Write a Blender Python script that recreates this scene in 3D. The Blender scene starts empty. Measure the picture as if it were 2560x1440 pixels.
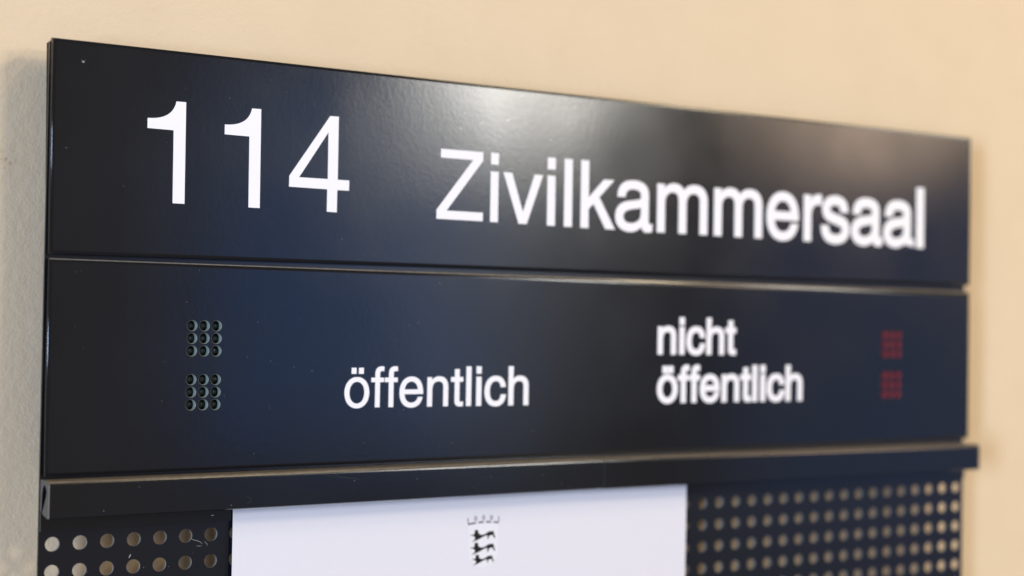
import bpy, bmesh, math, random
from mathutils import Vector, Matrix
from mathutils.geometry import tessellate_polygon
random.seed(7)
S = bpy.context.scene
COL = S.collection
MM = 0.001


def W(X, Y, Z):
    """sign plane in mm (X right, Y up, Z out of the wall) -> world metres"""
    return Vector((X * MM, -Z * MM, Y * MM))


# ---------------------------------------------------------------- camera
cam = bpy.data.cameras.new('camera')
cam.sensor_width = 36.0
cam.lens = 54.442
cam.clip_start = 0.01
cam.clip_end = 50
co = bpy.data.objects.new('camera', cam)
COL.objects.link(co)
R_ = Vector((0.842972140, -0.537712569, 0.016222329))
U_ = Vector((-0.025708373, -0.010145402, 0.999618002))
B_ = Vector((-0.537342583, -0.843067176, -0.022376007))
co.matrix_world = Matrix(((R_.x, U_.x, B_.x, -0.161678), (R_.y, U_.y, B_.y, -0.557364), (R_.z, U_.z, B_.z, 0.08208), (0, 0, 0, 1)))
cam.dof.use_dof = True
cam.dof.focus_distance = 0.585
cam.dof.aperture_fstop = 5.2
cam.dof.aperture_blades = 0
S.camera = co

# ---------------------------------------------------------------- world, exposure
wd = bpy.data.worlds.new('World')
S.world = wd
wd.use_nodes = True
bg = wd.node_tree.nodes['Background']
bg.inputs[0].default_value = (0.235, 0.205, 0.17, 1)
bg.inputs[1].default_value = 0.9
S.view_settings.view_transform = 'Standard'
S.view_settings.look = 'None'
S.view_settings.exposure = 0
S.view_settings.gamma = 1
S.cycles.use_denoising = True
S.cycles.max_bounces = 12
S.cycles.diffuse_bounces = 8
S.render.engine = 'CYCLES'


# ---------------------------------------------------------------- lamps of the corridor, plus added fill lights
def lamp(name, pos, E, size, size_y=None, shape='RECTANGLE', target=(0.24, 0, 0.1)):
    """area light aimed at the sign; E = reflected radiance it gives a white wall there, per channel"""
    l = bpy.data.lights.new(name, 'AREA')
    l.shape = shape
    l.size = size
    l.size_y = size_y or size
    m = max(E)
    l.color = [e / m for e in E]
    p = Vector(pos)
    d = Vector(target) - p
    cs = abs(d.normalized().y)
    l.energy = m * math.pi ** 2 * d.length_squared / cs
    o = bpy.data.objects.new(name, l)
    o.location = p
    o.rotation_euler = d.to_track_quat('-Z', 'Y').to_euler()
    COL.objects.link(o)
    return o


lamp('ceiling_lamp_near', (1.73, -2.4, 0.74), (0.150, 0.146, 0.133), 0.40, 0.55, 'ELLIPSE')
lamp('streak_fill', (1.66, -2.4, 0.30), (0.010, 0.0108, 0.0125), 0.50, 1.1, 'ELLIPSE')  # added fill, draws the near lamp's highlight further down the panels
lamp('ceiling_lamp_mid', (2.84, -2.4, 0.76), (0.036, 0.0265, 0.0195), 0.56, 0.56, 'ELLIPSE')
lamp('ceiling_lamp_high', (2.55, -2.3, 1.75), (0.21, 0.175, 0.120), 0.6, 0.6, 'ELLIPSE')
lamp('ceiling_lamp_far', (5.6, -2.5, 1.9), (0.08, 0.077, 0.068), 1.5, 1.5, 'ELLIPSE')
lamp('ceiling_lamp_overhead', (0.95, -1.3, 1.7), (0.10, 0.082, 0.055), 0.55, 0.55, 'ELLIPSE')
lamp('window_light_left', (-2.6, -1.7, 0.1), (0.29, 0.375, 0.52), 0.5, 1.3)
lamp('window_light_near', (1.52, -2.8, 0.22), (0.0018, 0.0085, 0.0260), 0.72, 0.95)
lamp('blue_fill_right', (2.95, -2.4, -0.05), (0.0008, 0.0030, 0.009), 0.9, 1.1)  # added unseen blue fill, mirrored in the lower right of the panels
lamp('warm_fill_left', (0.62, -2.6, 0.1), (0.004, 0.003, 0.0020), 0.75, 1.3)  # added warm fill, gives the panels' left part a brown reflection


# ---------------------------------------------------------------- materials
def mat(name, base, rough=0.5, spec=0.5, metal=0.0, bump=None, var=None, rvar=None):
    m = bpy.data.materials.new(name)
    m.use_nodes = True
    nt = m.node_tree
    b = nt.nodes['Principled BSDF']
    b.inputs['Base Color'].default_value = (*base, 1)
    b.inputs['Roughness'].default_value = rough
    b.inputs['Specular IOR Level'].default_value = spec
    b.inputs['Metallic'].default_value = metal
    if bump or var or rvar:
        tc = nt.nodes.new('ShaderNodeNewGeometry')
    if bump:
        h = None
        for (scale, detail, dist) in bump:
            n = nt.nodes.new('ShaderNodeTexNoise')
            n.inputs['Scale'].default_value = scale
            n.inputs['Detail'].default_value = detail
            nt.links.new(tc.outputs['Position'], n.inputs['Vector'])
            bp = nt.nodes.new('ShaderNodeBump')
            bp.inputs['Strength'].default_value = 1.0
            bp.inputs['Distance'].default_value = dist
            nt.links.new(n.outputs['Fac'], bp.inputs['Height'])
            if h:
                nt.links.new(h.outputs['Normal'], bp.inputs['Normal'])
            h = bp
        nt.links.new(h.outputs['Normal'], b.inputs['Normal'])
    if rvar:
        n = nt.nodes.new('ShaderNodeTexNoise')
        n.inputs['Scale'].default_value = rvar[0]
        n.inputs['Detail'].default_value = 6
        nt.links.new(tc.outputs['Position'], n.inputs['Vector'])
        r = nt.nodes.new('ShaderNodeMapRange')
        r.inputs[1].default_value = 0.3
        r.inputs[2].default_value = 0.7
        r.inputs[3].default_value, r.inputs[4].default_value = rvar[1:]
        nt.links.new(n.outputs['Fac'], r.inputs[0])
        nt.links.new(r.outputs[0], b.inputs['Roughness'])
    if var:
        scale, amt = var
        n = nt.nodes.new('ShaderNodeTexNoise')
        n.inputs['Scale'].default_value = scale
        n.inputs['Detail'].default_value = 4
        nt.links.new(tc.outputs['Position'], n.inputs['Vector'])
        r = nt.nodes.new('ShaderNodeMix')
        r.data_type = 'RGBA'
        r.inputs[6].default_value = (*[c * (1 - amt) for c in base], 1)
        r.inputs[7].default_value = (*[min(1, c * (1 + amt)) for c in base], 1)
        nt.links.new(n.outputs['Fac'], r.inputs[0])
        nt.links.new(r.outputs[2], b.inputs['Base Color'])
    return m


M_coat = mat('anthracite_powder_coat', (0.0054, 0.0058, 0.0078), 0.20, 0.5, bump=[(600, 1, 0.000013)], var=(60, 0.12), rvar=(18, 0.13, 0.20))
M_plate = mat('anthracite_sheet', (0.0055, 0.0064, 0.0100), 0.22, 0.5, bump=[(900, 2, 0.000003)], var=(60, 0.12))
M_dusty = mat('dusty_coat', (0.19, 0.155, 0.12), 0.4, 0.5, bump=[(1500, 2, 0.00002)], var=(350, 0.55))
M_edge = mat('bare_cut_edge', (0.20, 0.20, 0.195), 0.5, 0.5, var=(300, 0.2))
M_cut = mat('grey_cut_end', (0.085, 0.080, 0.075), 0.6, 0.4, var=(300, 0.2))
M_back = mat('pale_bounce_back', (0.45, 0.45, 0.43), 0.6, 0.5, var=(120, 0.1))  # unseen back made pale to bounce light onto the wall behind the holes
M_inner = mat('bare_black_inside', (0.006, 0.006, 0.007), 0.6, 0.3, var=(200, 0.2))
M_white = mat('white_vinyl', (0.90, 0.875, 0.90), 0.55, 0.3, bump=[(1500, 2, 0.000004)], var=(500, 0.012))
M_paper = mat('white_sheet', (0.76, 0.735, 0.79), 0.6, 0.3, bump=[(900, 3, 0.000006)], var=(300, 0.012))
M_ink = mat('black_ink', (0.004, 0.004, 0.005), 0.6, 0.3, var=(800, 0.2))
M_grey = mat('grey_ink', (0.16, 0.155, 0.17), 0.6, 0.3, var=(800, 0.1))
M_pale = mat('pale_ink', (0.80, 0.785, 0.825), 0.6, 0.3, var=(800, 0.02))
M_dust = mat('dust_fibre', (0.55, 0.52, 0.48), 0.9, 0.1, var=(900, 0.2))
M_scr = mat('scratch_grey', (0.06, 0.065, 0.075), 0.7, 0.3, var=(900, 0.2))
M_steel = mat('spacer_steel', (0.35, 0.34, 0.33), 0.4, 0.5, 1.0, var=(300, 0.1))


def led_mat(name, base):
    m = mat(name, base, 0.08, 0.6, var=(900, 0.15))
    m.node_tree.nodes['Principled BSDF'].inputs['Coat Weight'].default_value = 0.3
    return m


M_green = led_mat('green_lens', (0.007, 0.020, 0.015))
M_red = led_mat('red_lens', (0.20, 0.016, 0.02))
M_redcup = mat('red_led_bezel', (0.27, 0.036, 0.044), 0.5, 0.5, var=(900, 0.1))
M_cup = mat('led_bezel', (0.21, 0.245, 0.22), 0.5, 0.5, var=(900, 0.1))


def wall_mat():
    m = mat('beige_wall_paint', (0.78, 0.60, 0.365), 0.85, 0.15, bump=[(330, 3, 0.00026), (1000, 2, 0.00012)])
    nt = m.node_tree
    b = nt.nodes['Principled BSDF']
    g = nt.nodes.new('ShaderNodeNewGeometry')
    # roller blotches
    n = nt.nodes.new('ShaderNodeTexNoise')
    n.inputs['Scale'].default_value = 45
    n.inputs['Detail'].default_value = 5
    nt.links.new(g.outputs['Position'], n.inputs['Vector'])
    mx = nt.nodes.new('ShaderNodeMix')
    mx.data_type = 'RGBA'
    mx.inputs[6].default_value = (0.735, 0.572, 0.385, 1)
    mx.inputs[7].default_value = (0.785, 0.618, 0.425, 1)
    nt.links.new(n.outputs['Fac'], mx.inputs[0])
    # one small brown scuff left of the sign
    c = W(-15.8, 137, -14)
    sub = nt.nodes.new('ShaderNodeVectorMath'); sub.operation = 'SUBTRACT'
    sub.inputs[1].default_value = c
    nt.links.new(g.outputs['Position'], sub.inputs[0])
    sc = nt.nodes.new('ShaderNodeVectorMath'); sc.operation = 'MULTIPLY'
    sc.inputs[1].default_value = (1 / 0.0042, 0, 1 / 0.0075)
    nt.links.new(sub.outputs[0], sc.inputs[0])
    ln = nt.nodes.new('ShaderNodeVectorMath'); ln.operation = 'LENGTH'
    nt.links.new(sc.outputs[0], ln.inputs[0])
    n2 = nt.nodes.new('ShaderNodeTexNoise')
    n2.inputs['Scale'].default_value = 520
    n2.inputs['Detail'].default_value = 4
    nt.links.new(g.outputs['Position'], n2.inputs['Vector'])
    a = nt.nodes.new('ShaderNodeMath'); a.operation = 'SUBTRACT'; a.use_clamp = True
    a.inputs[0].default_value = 1.0
    nt.links.new(ln.outputs['Value'], a.inputs[1])
    t = nt.nodes.new('ShaderNodeMath'); t.operation = 'MULTIPLY_ADD'
    nt.links.new(n2.outputs['Fac'], t.inputs[0]); t.inputs[1].default_value = 4.0
    t.inputs[2].default_value = -2.1
    k = nt.nodes.new('ShaderNodeMath'); k.operation = 'MULTIPLY'; k.use_clamp = True
    nt.links.new(a.outputs[0], k.inputs[0]); nt.links.new(t.outputs[0], k.inputs[1])
    m2 = nt.nodes.new('ShaderNodeMix')
    m2.data_type = 'RGBA'
    m2.inputs[7].default_value = (0.42, 0.22, 0.12, 1)
    nt.links.new(k.outputs[0], m2.inputs[0])
    nt.links.new(mx.outputs[2], m2.inputs[6])
    nt.links.new(m2.outputs[2], b.inputs['Base Color'])
    return m


M_wall = wall_mat()

# ---------------------------------------------------------------- helpers
ORG = {}


def empty(name, loc):
    o = bpy.data.objects.new(name, None)
    o.empty_display_size = 0.02
    COL.objects.link(o)
    o.location = loc
    ORG[o] = Vector(loc)
    return o


def mesh_from(name, V, F, m, c):
    me = bpy.data.meshes.new(name)
    me.from_pydata([(W(*v) - c) for v in V], [], F)
    me.materials.append(m)
    return me


def make(name, V, F, m, parent=None, smooth=None):
    """V in sign mm coordinates; origin at the bounding box centre"""
    lo = [min(v[i] for v in V) for i in range(3)]
    hi = [max(v[i] for v in V) for i in range(3)]
    c = W(*[(a + b) / 2 for a, b in zip(lo, hi)])
    me = mesh_from(name, V, F, m, c)
    bm = bmesh.new(); bm.from_mesh(me)
    bmesh.ops.recalc_face_normals(bm, faces=bm.faces)
    bm.to_mesh(me); bm.free()
    if smooth:
        for p in me.polygons:
            p.use_smooth = smooth(p)
    o = bpy.data.objects.new(name, me)
    COL.objects.link(o)
    place(o, c, parent)
    return o


def place(o, c, parent):
    ORG[o] = c
    if parent:
        o.parent = parent
        o.location = c - ORG[parent]
    else:
        o.location = c


def tess(loops):
    """loops: outline first, then holes (2D) -> verts, faces"""
    v = [p for l in loops for p in l]
    f = tessellate_polygon([[Vector((p[0], p[1], 0)) for p in l] for l in loops])
    return v, [tuple(t) for t in f]


def prism(loops, z0, z1):
    """flat shape with holes, given thickness"""
    v, f = tess(loops)
    n = len(v)
    V = [(x, y, z1) for x, y in v] + [(x, y, z0) for x, y in v]
    F = list(f) + [tuple(i + n for i in reversed(t)) for t in f]
    k = 0
    for l in loops:
        m = len(l)
        for i in range(m):
            a, b = k + i, k + (i + 1) % m
            F.append((a, b, b + n, a + n))
        k += m
    return V, F


def circle(cx, cy, r, n=20, ph=0.0):
    return [(cx + r * math.cos(ph + 2 * math.pi * i / n), cy + r * math.sin(ph + 2 * math.pi * i / n)) for i in range(n)]


# ---------------------------------------------------------------- wall
wv, wf = prism([[(-1500, -1300), (2600, -1300), (2600, 1300), (-1500, 1300)]], -114, -14)
wall = make('wall', wv, wf, M_wall)
wall['kind'] = 'structure'

# ---------------------------------------------------------------- sign
sign = empty('door_sign', W(235, -120, 0))
sign['label'] = 'dark anthracite metal door sign with white lettering, two lamp fields and perforated lower plate'
sign['category'] = 'door sign'


def dusty(o, ymin, zmax):
    """dust settles on faces that look up"""
    o.data.materials.append(M_dusty)
    k = len(o.data.materials) - 1
    for p in o.data.polygons:
        if p.normal.z > 0.55:
            p.material_index = k


def bezel(o, faces):
    """pale plastic inside the lamp holes, red ones at the right"""
    o.data.materials.append(M_cup)
    o.data.materials.append(M_redcup)
    k = len(o.data.materials) - 2
    for i in faces:
        p = o.data.polygons[i]
        p.material_index = k if p.center.x < 0 else k + 1


def panel(name, quad, zf=4.0, zb=0.6, r=1.3, holes=(), top=(1.3, 1.3)):
    """folded sheet-metal front: flat face (with holes), rounded fold, side flanges.
    quad = corners BL, BR, TR, TL of the outline"""
    (x0, y0), (x1, y1), (x2, y2), (x3, y3) = quad

    def ring(off):
        tl, tr = off * top[0] / r, off * top[1] / r
        return [(x0 + off, y0 + off), (x1 - off, y1 + off), (x2 - off, y2 - tr), (x3 + off, y3 - tl)]
    v2, f2 = tess([ring(r)] + list(holes))
    V = [(x, y, zf) for x, y in v2]
    F = list(f2)
    nflat = len(F)
    prev = [0, 1, 2, 3]
    N = 6
    for k in range(1, N + 2):
        if k <= N:
            a = math.pi / 2 * k / N
            pts = ring(r - r * math.sin(a)); z = zf - r * (1 - math.cos(a))
        else:
            pts = ring(0); z = zb
        cur = []
        for (x, y) in pts:
            cur.append(len(V)); V.append((x, y, z))
        for i in range(4):
            F.append((prev[i], cur[i], cur[(i + 1) % 4], prev[(i + 1) % 4]))
        prev = cur
    # inward return flange
    pts = ring(3.0)
    cur = []
    for (x, y) in pts:
        cur.append(len(V)); V.append((x, y, zb))
    for i in range(4):
        F.append((prev[i], cur[i], cur[(i + 1) % 4], prev[(i + 1) % 4]))
    # hole walls 1 mm deep
    k = 4
    wall_faces = []
    for h in holes:
        n = len(h); b = len(V)
        cx, cy = sum(p[0] for p in h) / n, sum(p[1] for p in h) / n
        V += [(cx + (x - cx) * 0.94, cy + (y - cy) * 0.94, zf - 0.22) for x, y in h]
        V += [(cx + (x - cx) * 0.94, cy + (y - cy) * 0.94, zf - 2.9) for x, y in h]
        for i in range(n):
            j = (i + 1) % n
            wall_faces += [len(F), len(F) + 1]
            F.append((k + i, k + j, b + j, b + i))
            F.append((b + i, b + j, b + n + j, b + n + i))
        k += n
    return V, F, wall_faces


NQ = [(-4.6, 104.1), (475.0, 105.3), (475.3, 182.7), (-4.9, 181.4)]
V, F, nf = panel('name_panel', NQ)
name_panel = make('name_panel', V, F, M_coat, sign, smooth=lambda p: len(p.vertices) == 4)

PITX, PITY = 4.86, 4.72
LED_POS = []
for cx, kind in ((54.2, 'green'), (417.4, 'red')):
    for cy in (74.3, 54.1):
        for j in range(3):
            for i in range(3):
                LED_POS.append((cx + (i - 1) * PITX, cy + (1 - j) * PITY, kind))
SQ = [(-4.4, 24.7), (475.0, 25.5), (475.0, 102.2), (-4.5, 102.45)]
V, F, nf = panel('status_panel', SQ, holes=[circle(x, y, 2.07, 24) for x, y, k in LED_POS], top=(1.4, 2.9))
status_panel = make('status_panel', V, F, M_coat, sign, smooth=lambda p: len(p.vertices) == 4)
dusty(status_panel, 101.5, 4.2)
bezel(status_panel, nf)

# ---- leds: short cylinder with domed lens, behind each hole
def led_mesh():
    V = []; F = []
    n = 16
    prof = [(1.92, 0.0), (1.92, 0.35), (1.75, 0.7), (1.4, 0.98), (0.95, 1.15), (0.45, 1.22)]
    for r, z in prof:
        for i in range(n):
            a = 2 * math.pi * i / n
            V.append((r * math.cos(a), r * math.sin(a), z))
    for k in range(len(prof) - 1):
        for i in range(n):
            F.append((k * n + i, k * n + (i + 1) % n, (k + 1) * n + (i + 1) % n, (k + 1) * n + i))
    V.append((0, 0, 1.24))
    t = len(V) - 1
    for i in range(n):
        F.append(((len(prof) - 1) * n + i, (len(prof) - 1) * n + (i + 1) % n, t))
    return V, F


lv, lf = led_mesh()
LM = {}
for kind, m in (('green', M_green), ('red', M_red)):
    me = mesh_from('led', lv, lf, m, Vector((0, 0, 0)))
    for p in me.polygons:
        p.use_smooth = True
    LM[kind] = me
for (x, y, kind) in LED_POS:
    o = bpy.data.objects.new('led', LM[kind])
    COL.objects.link(o)
    o.rotation_euler = (random.uniform(-.05, .05), 0, random.uniform(-.06, .06))
    place(o, W(x, y, 0.35 if kind == 'green' else 1.2), status_panel)
    o['label'] = 'dull green lamp behind a round hole' if kind == 'green' else 'red lamp behind a round hole'

# ---------------------------------------------------------------- lettering
def bez(p0, p1, p2, p3, n=10):
    out = []
    for i in range(1, n + 1):
        t = i / n; s = 1 - t
        out.append((s ** 3 * p0[0] + 3 * s * s * t * p1[0] + 3 * s * t * t * p2[0] + t ** 3 * p3[0],
                    s ** 3 * p0[1] + 3 * s * s * t * p1[1] + 3 * s * t * t * p2[1] + t ** 3 * p3[1]))
    return out


def path(d):
    """tiny SVG-like path: M L C Z, absolute"""
    loops = []; cur = []
    tok = d.replace(',', ' ').split()
    i = 0; cmd = None
    while i < len(tok):
        if tok[i] in 'MLCZ':
            cmd = tok[i]; i += 1
            if cmd == 'Z':
                if len(cur) > 2 and math.dist(cur[0], cur[-1]) < 1e-6:
                    cur.pop()
                loops.append(cur); cur = []
            continue
        if cmd in 'ML':
            cur.append((float(tok[i]), float(tok[i + 1]))); i += 2
        else:
            a = [float(t) for t in tok[i:i + 6]]; i += 6
            cur += bez(cur[-1], (a[0], a[1]), (a[2], a[3]), (a[4], a[5]))
    return loops


def ell(cx, cy, rx, ry, n=36):
    # slightly squarer than an ellipse, as in a grotesque o
    out = []
    for i in range(n):
        a = 2 * math.pi * i / n
        c, s = math.cos(a), math.sin(a)
        e = 2 / 2.12
        out.append((cx + rx * math.copysign(abs(c) ** e, c), cy + ry * math.copysign(abs(s) ** e, s)))
    return out


def rect(x0, y0, x1, y1):
    return [(x0, y0), (x1, y0), (x1, y1), (x0, y1)]


# every glyph: list of shapes, every shape = [outline, hole, ...], in 1/1000 em
G = {}
G['Z'] = (611, [path('M 29 0 L 581 0 L 581 84 L 139 84 L 574 632 L 574 718 L 70 718 L 70 634 L 463 634 L 29 90 Z')])
G['i'] = (222, [[rect(68, 0, 155, 523)], [rect(68, 606, 155, 718)]])
G['l'] = (222, [[rect(68, 0, 155, 718)]])
G['v'] = (500, [path('M 8 523 L 103 523 L 250 112 L 398 523 L 492 523 L 296 0 L 202 0 Z')])
G['k'] = (500, [path('M 67 718 L 151 718 L 151 300 L 370 523 L 478 523 L 290 337 L 501 0 L 397 0 L 227 277 L 151 203 L 151 0 L 67 0 Z')])
G['n'] = (556, [path('M 65 0 L 65 523 L 144 523 L 144 449 C 178 509 235 538 304 538 C 435 538 491 466 491 347 L 491 0 L 406 0 L 406 356 C 406 426 365 463 289 463 C 196 463 150 399 150 289 L 150 0 Z')])
G['h'] = (556, [path('M 65 0 L 65 718 L 150 718 L 150 451 C 185 508 237 538 306 538 C 436 538 491 465 491 347 L 491 0 L 406 0 L 406 356 C 406 426 366 463 290 463 C 196 463 150 399 150 289 L 150 0 Z')])
G['m'] = (833, [path('M 65 0 L 65 523 L 144 523 L 144 452 C 178 508 231 538 298 538 C 366 538 413 508 435 455 C 470 510 528 538 592 538 C 707 538 769 475 769 365 L 769 0 L 684 0 L 684 356 C 684 425 650 463 583 463 C 504 463 460 410 460 325 L 460 0 L 375 0 L 375 356 C 375 426 340 463 275 463 C 195 463 150 408 150 325 L 150 0 Z')])
G['r'] = (333, [path('M 77 0 L 77 523 L 156 523 L 156 429 C 190 503 240 538 305 538 C 314 538 323 537 332 535 L 332 448 C 322 450 310 451 299 451 C 210 451 162 391 162 295 L 162 0 Z')])
G['o'] = (556, [[ell(278, 262, 243, 276), ell(278, 262, 154, 200)], [rect(170, 604, 258, 704)], [rect(316, 604, 404, 704)]])
G['e'] = (556, [path('M 516 233 C 518 425 436 538 279 538 C 133 538 40 425 40 255 C 40 85 132 -15 274 -15 C 397 -15 479 52 503 164 L 420 164 C 401 96 349 60 277 60 C 189 60 132 124 128 233 Z M 130 302 C 137 398 196 463 278 463 C 362 463 420 395 424 302 Z')])
G['c'] = (500, [path('M 471 350 C 461 467 384 538 265 538 C 119 538 30 431 30 255 C 30 87 117 -15 264 -15 C 386 -15 465 60 477 184 L 391 184 C 381 104 337 60 265 60 C 170 60 118 131 118 255 C 118 388 171 463 268 463 C 335 463 376 424 387 350 Z')])
G['a'] = (556, [path('M 530 -1 C 513 -8 496 -13 472 -13 C 424 -13 398 12 394 62 C 345 9 292 -15 228 -15 C 108 -15 36 49 36 140 C 36 225 88 284 196 303 L 318 320 C 372 327 392 339 392 372 L 392 386 C 392 436 350 464 276 464 C 199 464 157 435 150 371 L 66 371 C 70 482 142 538 280 538 C 408 538 476 487 476 393 L 476 104 C 476 72 488 58 512 58 C 517 58 522 58 530 60 Z M 392 269 C 367 258 346 254 285 245 C 176 230 123 203 123 142 C 123 88 168 58 236 58 C 330 58 392 110 392 180 Z')])
G['s'] = (500, [path('M 438 378 C 432 484 366 538 248 538 C 123 538 51 476 51 384 C 51 305 99 265 204 238 L 281 219 C 352 202 377 185 377 146 C 377 92 330 60 250 60 C 169 60 123 95 117 168 L 32 168 C 36 47 111 -15 244 -15 C 378 -15 464 50 464 152 C 464 233 416 273 317 297 L 239 316 C 167 333 138 351 138 390 C 138 436 181 463 246 463 C 311 463 347 434 351 378 Z')])
G['f'] = (278, [path('M 94 0 L 94 454 L 14 454 L 14 523 L 94 523 L 94 600 C 94 684 136 728 220 728 C 236 728 248 726 262 723 L 262 651 C 251 653 241 654 229 654 C 194 654 178 637 178 600 L 178 523 L 262 523 L 262 454 L 178 454 L 178 0 Z')])
G['t'] = (278, [path('M 95 669 L 178 669 L 178 523 L 257 523 L 257 454 L 178 454 L 178 100 C 178 70 188 62 222 62 C 236 62 247 63 257 65 L 257 -2 C 236 -5 218 -7 200 -7 C 132 -7 95 24 95 84 L 95 454 L 14 454 L 14 523 L 95 523 Z')])
# the large digits, in mm
ONE = [path('M 10.22 0 L 14.85 0 L 14.7 38.1 L 10.95 38.05 C 10.1 33.6 6.6 31 0 31 L 0 27.25 L 10.05 27.2 Z')]
FOUR = [path('M 17.1 38.0 L 20.85 38.05 L 20.85 13.05 L 25.95 13.05 L 25.9 8.95 L 20.75 8.95 L 20.7 0.1 L 16.35 0.15 L 16.4 9.0 L 0 9.05 L 0.05 13.3 Z M 16.45 31.5 L 16.55 13.05 L 4.2 13.0 Z')]

ZL0, ZL1 = 4.015, 4.13


def grow(loop, d, hole):
    """offset a closed outline outwards (holes shrink)"""
    n = len(loop)
    area = sum(loop[i][0] * loop[(i + 1) % n][1] - loop[(i + 1) % n][0] * loop[i][1] for i in range(n))
    sg = (1 if area > 0 else -1) * (-1 if hole else 1)
    out = []
    for i in range(n):
        p0, p, p1 = Vector(loop[i - 1]), Vector(loop[i]), Vector(loop[(i + 1) % n])
        a, b = (p - p0).normalized(), (p1 - p).normalized()
        na, nb = Vector((a.y, -a.x)), Vector((b.y, -b.x))
        m = na + nb
        k = m.length_squared
        m = m * (2 / k) if k > 0.5 else m.normalized() * 1.6
        q = p + m * d * sg
        out.append((q.x, q.y))
    return out


def letter(shapes, ox, oy, sc, parent, kind='letter', bold=0.0):
    V = []; F = []
    for loops in shapes:
        loops = [grow(l, bold, i > 0) for i, l in enumerate(loops)] if bold else loops
        l2 = [[(ox + x * sc, oy + y * sc) for x, y in l] for l in loops]
        v, f = prism(l2, ZL0, ZL1)
        b = len(V)
        V += v; F += [tuple(i + b for i in t) for t in f]
    return make(kind, V, F, M_white, parent)


def text(s, ox, oy, em, parent, b0=6.0, b1=6.0):
    x = ox
    for i, ch in enumerate(s):
        adv, sh = G[ch]
        letter(sh, x, oy, em / 1000, parent, bold=b0 + (b1 - b0) * i / (len(s) - 1))
        x += adv * em / 1000


letter(ONE, 30.4, 124.45, 1, name_panel, 'digit')
letter(ONE, 60.6, 124.5, 1, name_panel, 'digit')
letter(FOUR, 87.5, 124.45, 1, name_panel, 'digit')
text('Zivilkammersaal', 152.5, 124.45, 40.0, name_panel, 3, 27)
text('offentlich', 112.4, 47.4, 22.2, status_panel, 5, 15)
text('nicht', 268.4, 69.3, 22.2, status_panel, 25, 27)
text('offentlich', 269.0, 47.4, 22.3, status_panel, 25, 29)


# ---------------------------------------------------------------- clip rail (two lengths)
# section in (Z, Y): flange down the plate, top web, front wall that thickens to a lip gripping the sheet
HOLLOW = [(7.9, 20.0), (6.9, 21.3), (5.6, 21.9), (4.3, 21.5), (3.2, 20.2), (2.5, 17.8), (2.2, 14.4), (1.95, 12.4)]
LIP = [(3.0, 12.0), (4.2, 13.4), (5.8, 15.4), (7.2, 17.5), (7.9, 19.0)]


def rail_section():
    outer = [(0.1, 4.8), (1.0, 4.8), (1.0, 11.6), (1.95, 12.4)]
    inner = list(reversed(HOLLOW))[1:]            # up the back, over the top
    front_in = list(reversed(LIP))                # down inside of the front wall
    lip_bottom = [(3.0, 11.75), (4.2, 11.2), (7.5, 10.6), (10.5, 10.3), (11.0, 10.6)]
    front_out = [(11.0, 22.0), (10.9, 22.5), (10.65, 22.9), (10.2, 23.2), (9.6, 23.4)]
    top = [(0.1, 23.4)]
    return outer + inner + front_in + lip_bottom + front_out + top


def rail(x0, x1, dy0, dy1):
    sec = rail_section()
    n = len(sec)
    v, f = tess([sec])
    V = [(x0, y + dy0, z) for z, y in sec] + [(x1, y + dy1, z) for z, y in sec]
    F = [tuple(t) for t in f] + [tuple(i + n for i in reversed(t)) for t in f]
    for i in range(n):
        j = (i + 1) % n
        F.append((i, j, j + n, i + n))
    o = make('clip_rail', V, F, M_coat, sign)
    dusty(o, 22, 99)
    o.data.materials.append(M_cut)
    for p in o.data.polygons:
        if abs(p.normal.x) > 0.9:
            p.material_index = len(o.data.materials) - 1
    return o


rail(-4.75, 235.2, 0.0, 0.35)
v, f = prism([[(-4.80, 10.7), (-4.55, 10.6), (-4.55, 22.6), (-4.80, 22.5)]], 10.9, 11.04)
make('bare_corner', v, f, M_edge, sign)
v, f = prism([[(-4.82, 4.8), (-4.60, 4.8), (-4.60, 11.3), (-4.82, 11.3)]], 0.85, 1.04)
make('bare_corner', v, f, M_cut, sign)
rail(235.75, 475.0, 0.2, -0.25)

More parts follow.
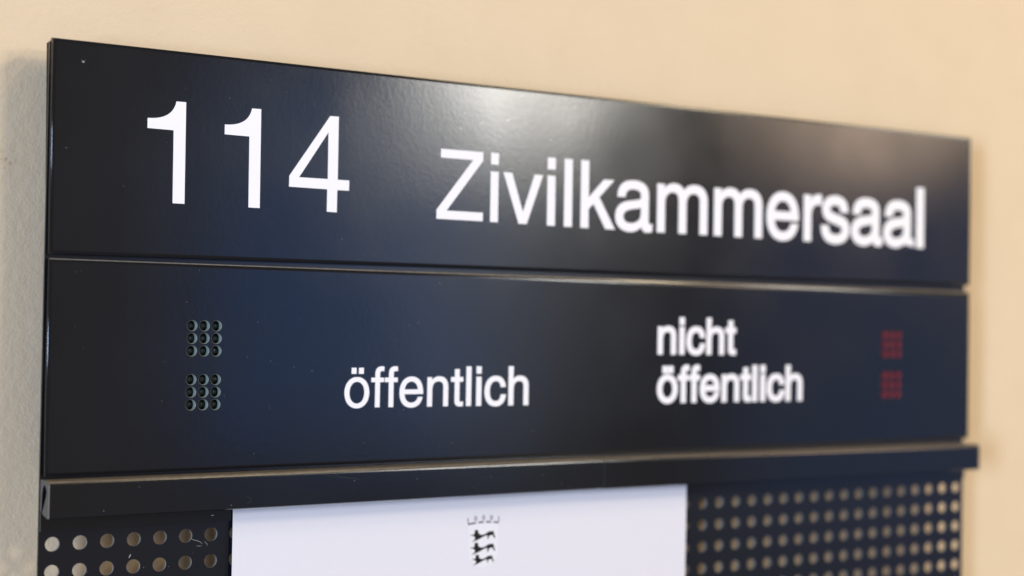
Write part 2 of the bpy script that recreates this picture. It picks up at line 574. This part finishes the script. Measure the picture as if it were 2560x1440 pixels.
# ---------------------------------------------------------------- perforated plate
def perforated():
    V = []; F = []
    P = 10.0; r = 2.62; n = 24
    zf, zb = 0.0, -1.2
    xs = 48; y_top_row = 0; rows = 12
    # ring of square cell: matched radial points on the cell border
    def cell(cx, cy):
        b = len(V)
        for i in range(n):
            a = 2 * math.pi * i / n + math.pi / n * 0
            c, s = math.cos(a), math.sin(a)
            k = 5.0 / max(abs(c), abs(s))
            V.append((cx + r * c, cy + r * s, zf))
            V.append((cx + k * c, cy + k * s, zf))
            V.append((cx + r * c, cy + r * s, zb))
            V.append((cx + k * c, cy + k * s, zb))
        for i in range(n):
            j = (i + 1) % n
            a, c = b + 4 * i, b + 4 * j
            F.append((a, a + 1, c + 1, c))            # front
            F.append((a + 2, c + 2, c + 3, a + 3))    # back
            F.append((a, c, c + 2, a + 2))            # hole wall
    for j in range(rows):
        for i in range(xs):
            cell(i * P, -j * P)
    # plain band above, and edges: cells span X -5..475, Y 5..-115
    x0, x1, y0, y1, yt = -5.0, 475.0, -115.0, 5.0, 180.6
    b = len(V)
    V.extend([(x0, y1, zf), (x1, y1, zf), (x1, yt, zf), (x0, yt, zf), (x0, y1, zb), (x1, y1, zb), (x1, yt, zb), (x0, yt, zb)])
    F.extend([(b, b + 1, b + 2, b + 3), (b + 4, b + 7, b + 6, b + 5), (b + 3, b + 2, b + 6, b + 7), (b + 1, b + 5, b + 6, b + 2), (b, b + 3, b + 7, b + 4)])
    b = len(V)
    V.extend([(x0, y0, zf), (x0, y1, zf), (x0, y1, zb), (x0, y0, zb), (x1, y0, zf), (x1, y1, zf), (x1, y1, zb), (x1, y0, zb)])
    F.extend([(b, b + 3, b + 2, b + 1), (b + 4, b + 5, b + 6, b + 7), (b, b + 4, b + 7, b + 3)])
    me_v = V
    return me_v, F


V, F = perforated()
plate = make('perforated_plate', V, F, M_plate, sign)
plate.data.materials.append(M_back)
plate.data.materials.append(M_edge)
for p in plate.data.polygons:
    if p.normal.y > 0.9:
        p.material_index = 1
    elif abs(p.normal.y) < 0.1 and abs(p.area - 0.00262 * 2 * math.sin(math.pi / 24) * 0.0012) < 1.0e-7:
        p.material_index = 2

# tray behind the two panels, a little deeper at its top
v = [(x, y, z) for x in (-4.25, 474.6) for (y, z) in ((27, -1.22), (180.9, -1.22), (180.9, -6.6), (108, -3.0), (27, -2.2))]
f = [(0, 1, 2, 3, 4), (9, 8, 7, 6, 5)] + [(i, (i + 1) % 5, (i + 1) % 5 + 5, i + 5) for i in range(5)]
make('back_tray', v, f, M_inner, sign)
# spacers that hold the plate off the wall
for x, y in ((18, 160), (452, 160), (18, -98), (452, -98)):
    v, f = prism([circle(x, y, 5, 20)], -14, -6.7 if y > 0 else -1.22)
    make('spacer', v, f, M_steel, sign)

# ---------------------------------------------------------------- notice sheet
notice = empty('notice_sheet', W(178, -115, 1.9))
notice['label'] = 'blank white notice sheet with small black lion crest, clamped under the dark rail'
notice['category'] = 'notice'
PZ = 2.15
def sheet_z(x, y):
    """gentle unevenness of the hanging sheet, none where the rail holds it"""
    k = min(1.0, max(0.0, (10.0 - y) / 60.0))
    return 0.30 * k * math.sin(x * 0.035 + 0.6) + 0.16 * k * math.sin(x * 0.09 + y * 0.06) + 0.12 * k * k


NX, NY = 44, 26
v = []
for dz in (0.0, -0.25):
    for b in range(NY + 1):
        for a in range(NX + 1):
            x = 67.9 + (288.6 - 67.9) * a / NX
            y = -115 + 126.8 * b / NY
            v.append((x, y, PZ + sheet_z(x, y) + dz))
n1 = (NX + 1) * (NY + 1)
f = []
for b in range(NY):
    for a in range(NX):
        p = b * (NX + 1) + a
        f.append((p, p + 1, p + NX + 2, p + NX + 1))
        f.append((p + n1, p + n1 + NX + 1, p + n1 + NX + 2, p + n1 + 1))
rim = [a for a in range(NX + 1)] + [b * (NX + 1) + NX for b in range(1, NY + 1)] + [NY * (NX + 1) + a for a in range(NX - 1, -1, -1)] + [b * (NX + 1) for b in range(NY - 1, 0, -1)]
for i in range(len(rim)):
    p, q = rim[i], rim[(i + 1) % len(rim)]
    b = len(v)
    v += [v[p], v[p + n1], v[q + n1], v[q]]      # own corners: the cut edge stays crisp
    f.append((b, b + 1, b + 2, b + 3))
sheet = make('sheet', v, f, M_paper, notice, smooth=lambda p: abs(p.normal.y) > 0.9)

LION = [(15, 200), (80, 200), (95, 130), (140, 105), (200, 105), (260, 138), (300, 158), (388, 160), (402, 92), (425, 35), (415, 22), (400, 30), (370, 85), (345, 86), (320, 78),
        (305, 75), (288, 20), (270, 12), (268, 40), (272, 70), (258, 88), (230, 80), (190, 68), (120, 32), (60, 8), (20, -6), (-45, -22), (10, 15), (25, 45), (10, 78), (-20, 92), (-68, 110),
        (-62, 120), (-10, 110), (5, 130), (20, 160)]


def flat_piece(loops, name, m, dz=0.0, parent=None):
    v, f = prism(loops, PZ + 0.008, PZ + 0.05 + dz)
    v = [(x, y, z + sheet_z(x, y)) for x, y, z in v]
    return make(name, v, f, m, parent or notice)


def strip(pts, w):
    """polyline of given width -> outline"""
    L = []; R = []
    for i, p in enumerate(pts):
        a = pts[max(i - 1, 0)]; b = pts[min(i + 1, len(pts) - 1)]
        dx, dy = b[0] - a[0], b[1] - a[1]
        d = math.hypot(dx, dy) or 1
        nx, ny = -dy / d * w / 2, dx / d * w / 2
        L.append((p[0] + nx, p[1] + ny)); R.append((p[0] - nx, p[1] - ny))
    return L + R[::-1]


# crest: pale shield, three striding lions, leaf crown (sits at X 172..188, Y -21..0)
CX, CYT = 171.9, -3.6
shield = [(172.6, -3.4), (175.5, -2.7), (179.8, -2.4), (184, -2.7), (187.1, -3.4), (187.1, -14.2), (186.4, -16.6), (184.6, -18.8), (182, -20.3), (179.8, -20.8),
          (177.6, -20.3), (175, -18.8), (173.2, -16.6), (172.6, -14.2)]
flat_piece([shield], 'shield', M_pale)
for (ox, oy, sc) in ((175.2, -9.3, 1.05), (175.2, -14.6, 1.05), (175.9, -19.1, 0.92)):
    v, f = prism([[(ox + x * sc * 0.0238, oy + y * sc * 0.0212) for x, y in LION]], PZ + 0.055, PZ + 0.075)
    v = [(x, y, z + sheet_z(x, y) + 0.01) for x, y, z in v]
    make('lion', v, f, M_ink, notice)
crown = []
band = [(172.5 + 14.8 * t, -2.35 + 1.25 * math.sin(math.pi * (0.18 + 0.64 * t)) - 0.6) for t in [i / 12 for i in range(13)]]
cv, cf = [], []


def addc(loop):
    v, f = prism([loop], PZ + 0.008, PZ + 0.07)
    v = [(x, y, z + sheet_z(x, y)) for x, y, z in v]
    b = len(cv)
    cv.extend(v); cf.extend([tuple(i + b for i in t) for t in f])


for a, b in ((0, 3), (4, 6), (7, 9), (10, 12)):
    addc(strip(band[a:b + 1], 0.75))
for i in (0, 12):
    x, y = band[i]
    addc(strip([(x, y), (x - (0.25 if i == 0 else -0.25), y + 2.6)], 0.42))
for t in (0.24, 0.5, 0.76):
    i = t * 12
    x = 172.5 + 14.8 * t
    y = -2.95 + 1.25 * math.sin(math.pi * (0.18 + 0.64 * t))
    for dx in (-1, 1):
        addc(strip([(x + 0.1 * dx, y + 0.9), (x + 0.6 * dx, y + 1.7), (x + 0.45 * dx, y + 2.3), (x + 0.1 * dx, y + 2.8)], 0.34))
make('crown', cv, cf, M_grey, notice)

# ---------------------------------------------------------------- dust, fibres and fine scratches
def fibres():
    V = []; F = []

    def tube(pts, r):
        n = 5
        base = len(V)
        for i, p in enumerate(pts):
            a = pts[max(i - 1, 0)]; b = pts[min(i + 1, len(pts) - 1)]
            d = (Vector(b) - Vector(a)).normalized()
            u = d.cross(Vector((0, 0, 1)))
            u = u.normalized() if u.length > 1e-6 else Vector((1, 0, 0))
            w = d.cross(u)
            rr = r * (0.35 if i in (0, len(pts) - 1) else 1)
            for k in range(n):
                q = Vector(p) + u * rr * math.cos(2 * math.pi * k / n) + w * rr * math.sin(2 * math.pi * k / n)
                V.append(tuple(q))
        for i in range(len(pts) - 1):
            for k in range(n):
                F.append((base + i * n + k, base + i * n + (k + 1) % n, base + (i + 1) * n + (k + 1) % n, base + (i + 1) * n + k))

    def fleck(x, y, z, L, ang, r=0.07, bend=0.15):
        pts = []
        for i in range(5):
            t = i / 4 - 0.5
            pts.append((x + math.cos(ang) * t * L - math.sin(ang) * bend * L * (t * t), y + math.sin(ang) * t * L + math.cos(ang) * bend * L * (t * t), z + r * 0.8))
        tube(pts, r)
    return V, F, tube, fleck


V, F, tube, fleck = fibres()
# bright crumb with hairs, top left of the name panel
fleck(6.0, 173.6, 4.0, 0.8, -0.5, 0.22)
fleck(6.3, 173.9, 4.0, 1.6, 0.7, 0.025); fleck(5.7, 174.0, 4.0, 1.4, -1.0, 0.02)
# lint on the perforated plate
fleck(28.6, -6.1, 0.0, 1.5, 1.05, 0.15)
tube([(51.9, -1.0, 0.08), (52.9, -1.6, 0.12), (54.3, -2.0, 0.1), (55.6, -2.5, 0.1), (56.6, -3.4, 0.08)], 0.06)
tube([(54.2, -4.0, 0.08), (55.2, -4.1, 0.1), (56.4, -4.1, 0.08)], 0.06)
tube([(57.4, -2.4, 0.08), (58.2, -3.2, 0.1), (58.8, -4.2, 0.08)], 0.06)
fleck(60.0, 7.3, 1.1, 1.1, 0.0, 0.12)
# random specks
for i in range(120):
    x = random.uniform(0, 300) if i < 100 else random.uniform(20, 470); y = random.uniform(28, 180)
    if 102 < y < 105.5:
        continue
    fleck(x, y, 4.0, random.uniform(0.15, 0.9), random.uniform(0, 3.1), random.uniform(0.012, 0.035), random.uniform(-.4, .4))
for i in range(14):
    fleck(random.uniform(0, 230), random.uniform(12, 22), 11.0, random.uniform(0.2, 0.8), random.uniform(0, 3.1), random.uniform(0.025, 0.05))
for i in range(10):
    fleck(random.uniform(5, 62), random.uniform(-12, -6.2), 0.0, random.uniform(0.2, 0.6), random.uniform(0, 3.1), 0.03)
dust = make('dust', V, F, M_dust)
dust['kind'] = 'stuff'
dust['label'] = 'fine dust specks and pale fibres clinging to the dark sign'
dust['category'] = 'dust'

V, F, tube, fleck = fibres()
fleck(65.2, 110.2, 4.0, 2.2, -1.2, 0.035); fleck(65.9, 108.6, 4.0, 1.6, 0.8, 0.03)
fleck(70.5, 14.5, 11.0, 2.6, -0.3, 0.05); fleck(71.3, 13.4, 11.0, 1.8, 1.0, 0.04); fleck(70.2, 12.6, 11.0, 2.0, 0.2, 0.035)
tube([(105.5, 22.0, 11.03), (108.0, 20.9, 11.03), (111.5, 20.3, 11.03), (115.5, 19.9, 11.03), (117.2, 19.2, 11.03)], 0.06)
tube([(100.5, 22.3, 11.03), (103.5, 21.6, 11.03), (106.5, 20.9, 11.03)], 0.04)
scr = make('scratch', V, F, M_scr, sign)
scr['kind'] = 'stuff'
